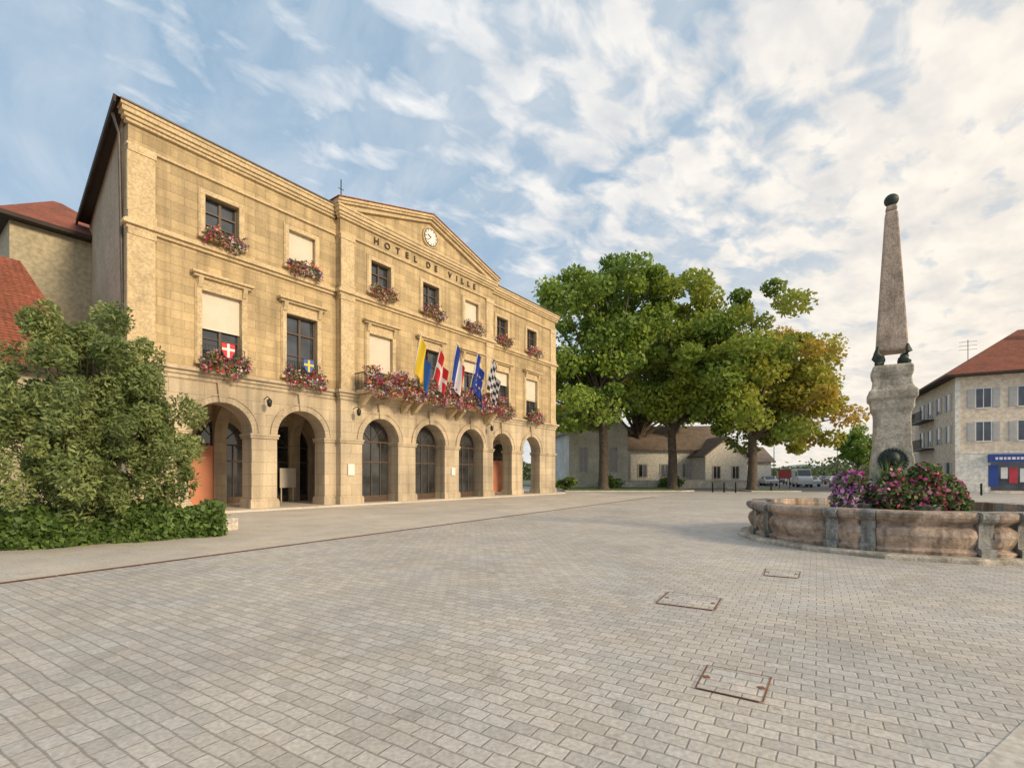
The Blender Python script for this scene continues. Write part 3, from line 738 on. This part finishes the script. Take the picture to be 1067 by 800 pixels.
e=empty('ornamental_grass',(8.25,10.8,1.05)); g=G()
for k in range(90):
    a_=random.uniform(0,6.28); l=random.uniform(.4,1.05); t=random.uniform(.1,.5)
    g.tube([(0,0,0),(math.cos(a_)*t*.4*l,math.sin(a_)*t*.4*l,l*.6),(math.cos(a_)*t*l,math.sin(a_)*t*l,l*.9)],[.012,.01,.002],4,False)
g.obj('blades',simple('grass_blades',(.12,.20,.05),.6,.3,9,0),e)
# ------------------------------------------------------------------ left tree and hedge
tree('holm_oak',(-9.95,11.6,0),6.1,.13,[((0,0,2.0),(2.15,2.0,1.5)),((.1,0,3.0),(2.0,1.9,1.4)),((-.05,0,4.0),(1.55,1.5,1.2)),((-.1,0,5.0),(1.0,1.0,.9))],230,.30,330,.062,(.085,.13,.035),(.29,.35,.12),.12,None,.36,M_dleaf,(.95,.95,1.15))
e=empty('hedge',(0,0,0)); n=26000
ha=Vector((-12.5,8.9)); hb=Vector((-7.7,12.9))
t=rng.uniform(0,1,n); lat=rng.uniform(-.1,2.2,n); zz=.68+.12*np.sin(t*19)+.08*np.sin(lat*5+t*31)
hd=(hb-ha).normalized(); hn=Vector((-hd.y,hd.x)); L_h=(hb-ha).length
onside=rng.uniform(size=n)
z=np.where(onside<.45,zz*rng.uniform(.85,1.05,n),zz*rng.uniform(0,1,n)); lat=np.where(onside>=.45,rng.normal(.02,.07,n)-.05+.12*np.sin(t*23)*1,lat)
en=onside>.85; t=np.where(en,1+rng.normal(0,.01,n),t); lat=np.where(en,rng.uniform(0,2.2,n),lat)
P=np.stack([ha.x+hd.x*L_h*t+hn.x*lat,ha.y+hd.y*L_h*t+hn.y*lat,z],1)+rng.normal(0,.04,(n,3)); P[:,2]=np.maximum(P[:,2],.02)
tt=rng.uniform(0,1,(n,1)); C=np.array((.05,.10,.022))*(1-tt)+np.array((.17,.27,.06))*tt
leaves('foliage',P,.07,C,M_dleaf,e,.7)
g=G(); c4=[ha+hn*.25,hb-hd*.15+hn*.25,hb-hd*.15+hn*2.1,ha+hn*2.1]; g.prism([(p.x,p.y) for p in c4],0,.45,'z'); g.obj('shade_core',simple('hedge_shadow',(.02,.03,.012),1,.2,3,0),e)  # solid core, coloured near-black to stand in for shade inside the hedge
e=empty('stone_block',(-8.35,14.3,0),R(40)); g=G(); g.box(-.28,.28,-.2,.2,0,.36); g.obj('block',M_kerb,e,.03)

# ------------------------------------------------------------------ big trees
def wx(x,Yd): return (x-533)/F*Yd
D0=52.
gl=(.10,.19,.035); gh=(.33,.44,.07)
tree('chestnut_tree',(wx(628,D0),D0,0.1),25,.5,[((-3.2,0,16.8),(6.2,6,6.6)),((-2.4,0,10.6),(6.6,6.5,4.8)),((1.5,0,19.5),(5,5,5.2))],96,1.6,340,.24,gl,gh)
def yel(P,C,ids,cv):
    k=np.clip((P[:,0]*.06+.14+cv[ids]*.35),0,1)[:,None]; return C*(1-k*.6)+np.array((.50,.47,.06))*k*.6
tree('chestnut_tree',(wx(700,54),54,0.1),24,.5,[((-1,0,18),(6,5.5,6.6)),((1,0,11.2),(6.5,6,4.8)),((3.0,0,15),(4.5,4.5,6))],84,1.6,320,.24,gl,(.38,.46,.07),colfn=yel)
def aut(P,C,ids,cv):
    k=np.clip(P[:,0]*.085+.24+(cv[ids]-.5)*.5,0,.9)[:,None]
    return C*(1-k)+(np.array((.58,.36,.07))*cv[ids][:,None]+np.array((.52,.50,.07))*(1-cv[ids][:,None]))*k
tree('chestnut_tree',(wx(783,50),50,0.1),21,.45,[((.0,0,14.4),(6.8,6.5,5.8)),((.8,0,9.6),(7.4,7,5.4)),((-2,0,12),(6.5,6,5.5)),((5.0,0,8.0),(4.2,4,4.6))],165,1.5,290,.23,gl,(.40,.48,.07),colfn=aut)
tree('chestnut_tree',(wx(665,68),68,0.1),22,.5,[((0,0,17),(8,6,6.5)),((3,0,12),(9,6,3.5))],60,2.0,260,.3,gl,gh)
tree('maple_tree',(wx(586,84),84,0.1),15,.3,[((0,0,13),(4,4,5)),((-2,0,11),(3.5,3.5,3.5))],34,1.4,260,.26,(.28,.28,.05),(.55,.50,.10))
tree('linden_tree',(wx(893,130),130,0),15,.3,[((0,0,9),(4.2,4.2,5))],30,1.4,220,.35,gl,gh)
pts=[(5.2,47.5),(16.6,47.5),(18,48.3),(18.5,58),(18.5,78),(5,78)]
g=G(); g.prism(pts,0,.12,'z'); g.obj('kerb',M_kerb)
c=Vector((12,62)); sheet('lawn',[(c.x+(p[0]-c.x)*.97,c.y+(p[1]-c.y)*.985) for p in pts],.135,M_grass)
g=G(); g.prism([(23,47),(27.5,46.5),(29,53),(24.5,56)],0,.12,'z'); g.obj('kerb',M_kerb)
sheet('lawn',[(23.3,47.3),(27.3,46.8),(28.7,52.8),(24.7,55.6)],.135,M_grass)
def shrub(x,y,r,h,n,c0=(.07,.14,.025),c1=(.24,.33,.07)):
    e=empty('shrub',(x,y,0)); P,ids,cl=crown([((0,0,h*.5),(r,r,h*.45))],14,r*.38,n//14); P[:,2]=np.maximum(P[:,2],.05)
    t=rng.uniform(0,1,(len(P),1)); leaves('foliage',P,.14,np.array(c0)*(1-t)+np.array(c1)*t,M_leaf,e)
    g=G(); g.tube([(0,0,0),(0,0,h*.5)],[.06,.02],6); g.obj('stem',M_bark,e)
shrub(5.6,50,.9,1.4,1600); shrub(19.5,60,1.4,1.4,1500); shrub(11.5,57,1.3,1.5,1500)

# ------------------------------------------------------------------ background buildings
M_wht=simple('white_render',(.80,.77,.70),.9,.08,.5,.05,scale2=4)
M_gst=simple('grey_stone_wall',(.64,.60,.53),.9,.2,.8,.3,scale2=5)
M_brn=tiles('brown_tiles',(.34,.27,.22),(.23,.19,.165))
def gable(name,loc,rz,w,dp,ze,zr,wm,rm,wins,axis='x',ov=.5):
    e=empty(name,loc,rz); g=G(); g.box(0,w,0,dp,0,ze)
    if axis=='x': g.prism([(0,ze),(dp,ze),(dp/2,zr)],.002,w-.002,'x')
    else: g.prism([(0,ze),(w,ze),(w/2,zr)],.002,dp-.002,'y')
    g.obj('walls',wm,e)
    g=G(); t=.16
    if axis=='x':
        s=(zr-ze)/(dp/2)
        g.prism([(-ov,ze-ov*s+.03),(dp/2,zr+.03),(dp+ov,ze-ov*s+.03),(dp+ov,ze-ov*s+.03+t),(dp/2,zr+.03+t),(-ov,ze-ov*s+.03+t)],-ov,w+ov,'x')
    else:
        s=(zr-ze)/(w/2)
        g.prism([(-ov,ze-ov*s+.03),(w/2,zr+.03),(w+ov,ze-ov*s+.03),(w+ov,ze-ov*s+.03+t),(w/2,zr+.03+t),(-ov,ze-ov*s+.03+t)],-ov,dp+ov,'y')
    g.obj('roof',rm,e)
    gw=G();gs=G()
    for (x,z,ww,hh) in wins:
        gw.box(x-ww/2,x+ww/2,-.02,.1,z,z+hh)
        gs.box(x-ww/2-.15,x-ww/2,-.06,.1,z-.1,z+hh+.15); gs.box(x+ww/2,x+ww/2+.15,-.06,.1,z-.1,z+hh+.15); gs.box(x-ww/2,x+ww/2,-.06,.1,z+hh,z+hh+.15); gs.box(x-ww/2,x+ww/2,-.09,.1,z-.12,z)
        gs.box(x-.04,x+.04,-.04,.1,z,z+hh)
    if wins: gw.obj('windows',M_glassdk,e); gs.obj('window_surrounds',M_kerb,e)
    return e
gable('stone_chapel',(7.0,60,0),R(8),7.5,16,7.2,11.6,M_gst,M_brn,[(1.8,2,1,3),(5.6,2,1,3),(3.75,7.5,1.0,1.6)],'y')
gable('long_white_hall',(16,66,0),R(-6),12,9,5.2,8.4,M_wht,M_brn,[(1.6+i*2.9,1.4,1.0,1.6) for i in range(4)])
gable('small_house',(33.0,76,0),R(-4),7,8,3.8,6.0,M_wht,M_brn,[(1.5,1,1,1.5),(4,1,1,1.5)])
gable('white_annexe',(24.5,62,0),R(12),6,6,4.2,6.4,M_wht,M_brn,[(1.6,1.2,.9,1.5),(4.3,1.2,.9,1.5)],'y')
g=G(); g.box(13,30,60.5,60.8,0,.9); g.box(12.95,30.05,60.45,60.85,.9,1.0); g.obj('garden_wall',M_gst)
M_cream=simple('cream_render',(.80,.68,.54),.9,.08,.4,.05,scale2=3)
M_shut=simple('grey_shutters',(.50,.49,.47),.7,.1,4,.1)
M_shopb=simple('blue_shop_sign',(.02,.06,.3),.4,.1,2,0)
rh_=empty('apartment_house',(40.8,45,0),math.atan2(-.463,.886))
g=G(); g.box(0,22,0,14,0,10.7); g.obj('walls',M_cream,rh_)
g=G(); g.box(-.05,22.05,-.05,.1,3.55,3.75); g.box(-.06,.25,-.06,.3,3.76,10.4); g.obj('string_course',M_wht,rh_)
g=G(); g.box(-.04,2.2,-.04,.05,.0,3.5); g.box(6.0,6.4,-.04,.05,0,3.5); g.obj('ground_floor_facing',M_wht,rh_)
g=G(); A=(-.9,-.9,10.75);B=(22.9,-.9,10.75);C_=(22.9,14.9,10.75);D=(-.9,14.9,10.75);E1=(6.5,7,15.9);E2=(16,7,15.9)
for P in ([A,B,E2,E1],[B,C_,E2],[C_,D,E1,E2],[D,A,E1]): g.add(P,[tuple(range(len(P)))])
g.obj('roof',M_tile,rh_)
g=G(); g.box(-.9,22.9,-.9,14.9,10.58,10.74); g.obj('eaves',M_soffit,rh_)
gw=G();gs=G();gt=G()
for fx in (1.9,4.7,7.6,10.6,13.5):
    for z in (4.7,7.7):
        gw.box(fx-.5,fx+.5,-.02,.1,z,z+1.7); gt.box(fx-.58,fx-.5,-.05,.1,z-.05,z+1.78); gt.box(fx+.5,fx+.58,-.05,.1,z-.05,z+1.78); gt.box(fx-.5,fx+.5,-.05,.1,z+1.7,z+1.78); gt.box(fx-.5,fx+.5,-.1,.1,z-.1,z); gt.box(fx-.03,fx+.03,-.04,.1,z,z+1.7)
        for s in (-1,1):
            xa=fx+s*.6-(.52 if s<0 else 0); xb=fx+s*.6+(.52 if s>0 else 0)
            gs.box(xa,xb,-.06,.02,z,z+1.7)
            for q in range(12): gs.box(xa+.05,xb-.05,-.08,-.061,z+.08+q*.13,z+.16+q*.13)
for y in (2,5,8,11):
    for z in (1.2,4.7,7.7):
        gw.box(-.02,.1,y-.5,y+.5,z,z+1.6)
        for s in (-1,1): gs.box(-.08,.02,y+s*.55-(.45 if s<0 else 0),y+s*.55+(.45 if s>0 else 0),z,z+1.6)
for a_,b_ in ((2.4,5.9),(6.5,11),(11.6,16)): gw.box(a_,b_,-.03,.1,.25,2.7)
gw.obj('windows',M_glass,rh_); gs.obj('shutters',M_shut,rh_); gt.obj('window_frames',M_white,rh_)
g=G(); g.box(2.2,6.0,-.35,.0,2.75,3.45); g.box(2.25,2.9,-.06,-.03,.6,2.5); g.box(5.3,5.9,-.06,-.031,.3,1.4); g.obj('shop_sign',M_shopb,rh_)
sx=2.6; g=G()
for wch in (.18,.22,.16,.2,.24,.16,.2,.18,.22): g.box(sx,sx+wch,-.38,-.352,2.98,3.2); sx+=wch+.08
g.box(4.3,5.2,-.07,-.031,1.0,2.2); g.box(3.05,3.5,-.07,-.031,1.3,2.3); g.obj('shop_lettering',M_white,rh_)
g=G(); g.box(3.6,4.15,-.065,-.031,.9,2.3); g.box(6.5,10.8,-.3,0,2.8,3.3); g.obj('shop_posters',simple('red_poster',(.5,.04,.06),.5,.2,2,0),rh_)
g=G()
for z in (4.4,7.4):
    g.box(-1.0,0,6.6,12.4,z-.12,z); 
    g.box(-1.0,-.96,6.6,12.4,z+.95,z+1.0)
    y=6.6
    while y<12.4: g.box(-.99,-.97,y,y+.02,z,z+.95); y+=.15
g.obj('side_balconies',M_iron,rh_)
g=G(); g.tube([(2.5,6,12),(2.5,6,15.2)],.03,6); 
for z in (14.2,14.6,15.0): g.tube([(1.8,6,z),(3.2,6,z)],.018,5)
g.obj('antenna',M_iron,rh_)
g=G(); g.box(7.4,8.2,4.5,5.3,13,16.6); g.obj('chimney',M_cream,rh_)
g=G(); g.box(0,9,0,10,0,9.0); e=empty('townhouse',(49.5,60.5,0),math.atan2(-.463,.886)); g.obj('walls',M_wht,e)
g=G()
for P in ([(-.6,-.6,9),(9.6,-.6,9),(6,5,12),(3,5,12)],[(9.6,-.6,9),(9.6,10.6,9),(6,5,12)],[(9.6,10.6,9),(-.6,10.6,9),(3,5,12),(6,5,12)],[(-.6,10.6,9),(-.6,-.6,9),(3,5,12)]): g.add(P,[tuple(range(len(P)))])
g.obj('roof',M_brn,e)
gw=G()
for y in (1.5,4,6.5,9):
    for z in (1,3.8,6.4): gw.box(-.03,.1,y-.5,y+.5,z,z+1.5)
gw.obj('windows',M_glassdk,e)

# ------------------------------------------------------------------ vehicles
def car(x,y,rz,c,van=False):
    e=empty('parked_car' if not van else 'parked_van',(x,y,.012),rz)
    if not van: body=[(-2.1,.35),(-2.12,.75),(-1.95,.95),(-1.35,1.0),(-.75,1.42),(.65,1.46),(1.3,1.05),(2.0,.92),(2.12,.7),(2.12,.35)]
    else: body=[(-2.5,.4),(-2.5,2.3),(-2.4,2.4),(.9,2.4),(1.6,1.5),(2.3,1.25),(2.45,.9),(2.45,.4)]
    m=simple('car_paint',c,.25,.03,2,0); m.node_tree.nodes['Principled BSDF'].inputs['Coat Weight'].default_value=.6
    g=G(); n=len(body)
    vs=[]
    for s,k in ((-1,1),(1,1)):
        for (px_,pz) in body:
            inset=.22 if pz>1.1 and not van else (.05 if pz>1.1 else 0)
            vs.append((px_,s*(.87-inset),pz))
    fs=[tuple(range(n)),tuple(range(2*n-1,n-1,-1))]+[(i,i+n,(i+1)%n+n,(i+1)%n) for i in range(n)]
    g.add(vs,fs); g.obj('body',m,e,.05)
    g=G()
    if not van:
        for s in(-1,1):
            g.add([(-1.15,s*.875,1.0),(1.1,s*.875,1.0),(.6,s*.70,1.38),(-.75,s*.70,1.38)],[(0,1,2,3)])
        g.add([(1.24,-.62,1.1),(1.24,.62,1.1),(.72,.6,1.43),(.72,-.6,1.43)],[(0,1,2,3)]); g.add([(-1.34,-.62,1.04),(-1.34,.62,1.04),(-.82,.6,1.42),(-.82,-.6,1.42)],[(0,1,2,3)])
    else:
        g.add([(1.0,-.75,2.3),(1.0,.75,2.3),(1.62,.75,1.52),(1.62,-.75,1.52)],[(0,1,2,3)])
        for s in(-1,1): g.add([(.1,s*.88,1.5),(1.3,s*.88,1.5),(.9,s*.88,2.1),(.1,s*.88,2.1)],[(0,1,2,3)])
    for v in range(len(g.v)): 
        q=g.v[v]; g.v[v]=(q[0]*1.012,q[1]*1.012,q[2]+.012)
    g.obj('windows',M_glassdk,e)
    g=G()
    for px_ in(-1.3,1.35):
        for s in(-1,1): g.tube([(px_,s*.9,.32),(px_,s*.7,.32)],.32,16)
    g.obj('wheels',M_black,e)
    g=G()
    for s in(-1,1): g.box(2.08,2.14,s*.6-.17,s*.6+.17,.62,.76)
    g.obj('headlights',M_white,e)
cs=[(.5,.5,.5),(.04,.04,.05),(.6,.6,.58),(.25,.03,.03),(.1,.12,.18),(.3,.3,.3),(.02,.02,.02),(.6,.6,.6)]
for k,(x,yy) in enumerate([(800,74),(812,84),(832,78),(845,88),(858,96),(868,84),(880,104),(842,70)]):
    car(wx(x,yy),yy,R(random.choice([75,80,250])),cs[k])
car(wx(818,70),66,R(250),(.6,.6,.6),True)
car(wx(965,50)-1,62,R(60),(.5,.5,.5))
for (x,yy) in ((742,46),(754,45.4),(766,44.9),(803,47),(985,40),(1003,39.5),(1022,39)):
    e=empty('bollard',(wx(x,yy),yy,0)); g=G(); g.lathe([(.001,0),(.07,0),(.07,.8),(.09,.83),(.09,.88),(.05,.95),(.001,.97)],12); g.obj('post',M_iron,e)
for (x,yy,h) in ((806,90,7),(872,110,8)):
    e=empty('street_lamp',(wx(x,yy),yy,0)); g=G(); g.tube([(0,0,0),(0,0,h),( .3,0,h+.4),(1.2,0,h+.5)],[.1,.06,.05,.04],8); g.box(.9,1.7,-.15,.15,h+.42,h+.55); g.obj('mast',M_iron,e)
e=empty('information_sign',(wx(817,58),58,0)); g=G(); g.tube([(-.6,0,0),(-.6,0,2.3)],.04,6); g.tube([(.6,0,0),(.6,0,2.3)],.04,6); g.obj('posts',M_iron,e)
g=G(); g.box(-.7,.7,-.05,.05,1.2,2.3); g.obj('panel',simple('panel_red',(.35,.05,.05),.5,.2,1.5,0),e)

n=26000; xs=rng.uniform(-20,260,n); ys=170+rng.normal(0,8,n)+ (xs*.1); hh=5+2.0*np.sin(xs*.11)+1.4*np.sin(xs*.37+1)+1.0*np.sin(xs*.9)
P=np.stack([xs,ys,hh*rng.uniform(0,1,n)**.7],1); t=rng.uniform(0,1,(n,1))
e=empty('distant_trees'); leaves('foliage',P,.6,np.array((.08,.12,.05))*(1-t)+np.array((.18,.22,.10))*t,M_leaf,e)
g=G(); pts=[]
for k in range(81):
    x=-1500+k*110; pts.append((x,60+45*math.sin(k*.35)+25*math.sin(k*.9+1)))
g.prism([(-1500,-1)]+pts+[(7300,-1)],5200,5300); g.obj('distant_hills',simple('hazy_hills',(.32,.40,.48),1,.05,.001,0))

sc.view_settings.view_transform='Standard'; sc.view_settings.look='None'; sc.view_settings.exposure=0
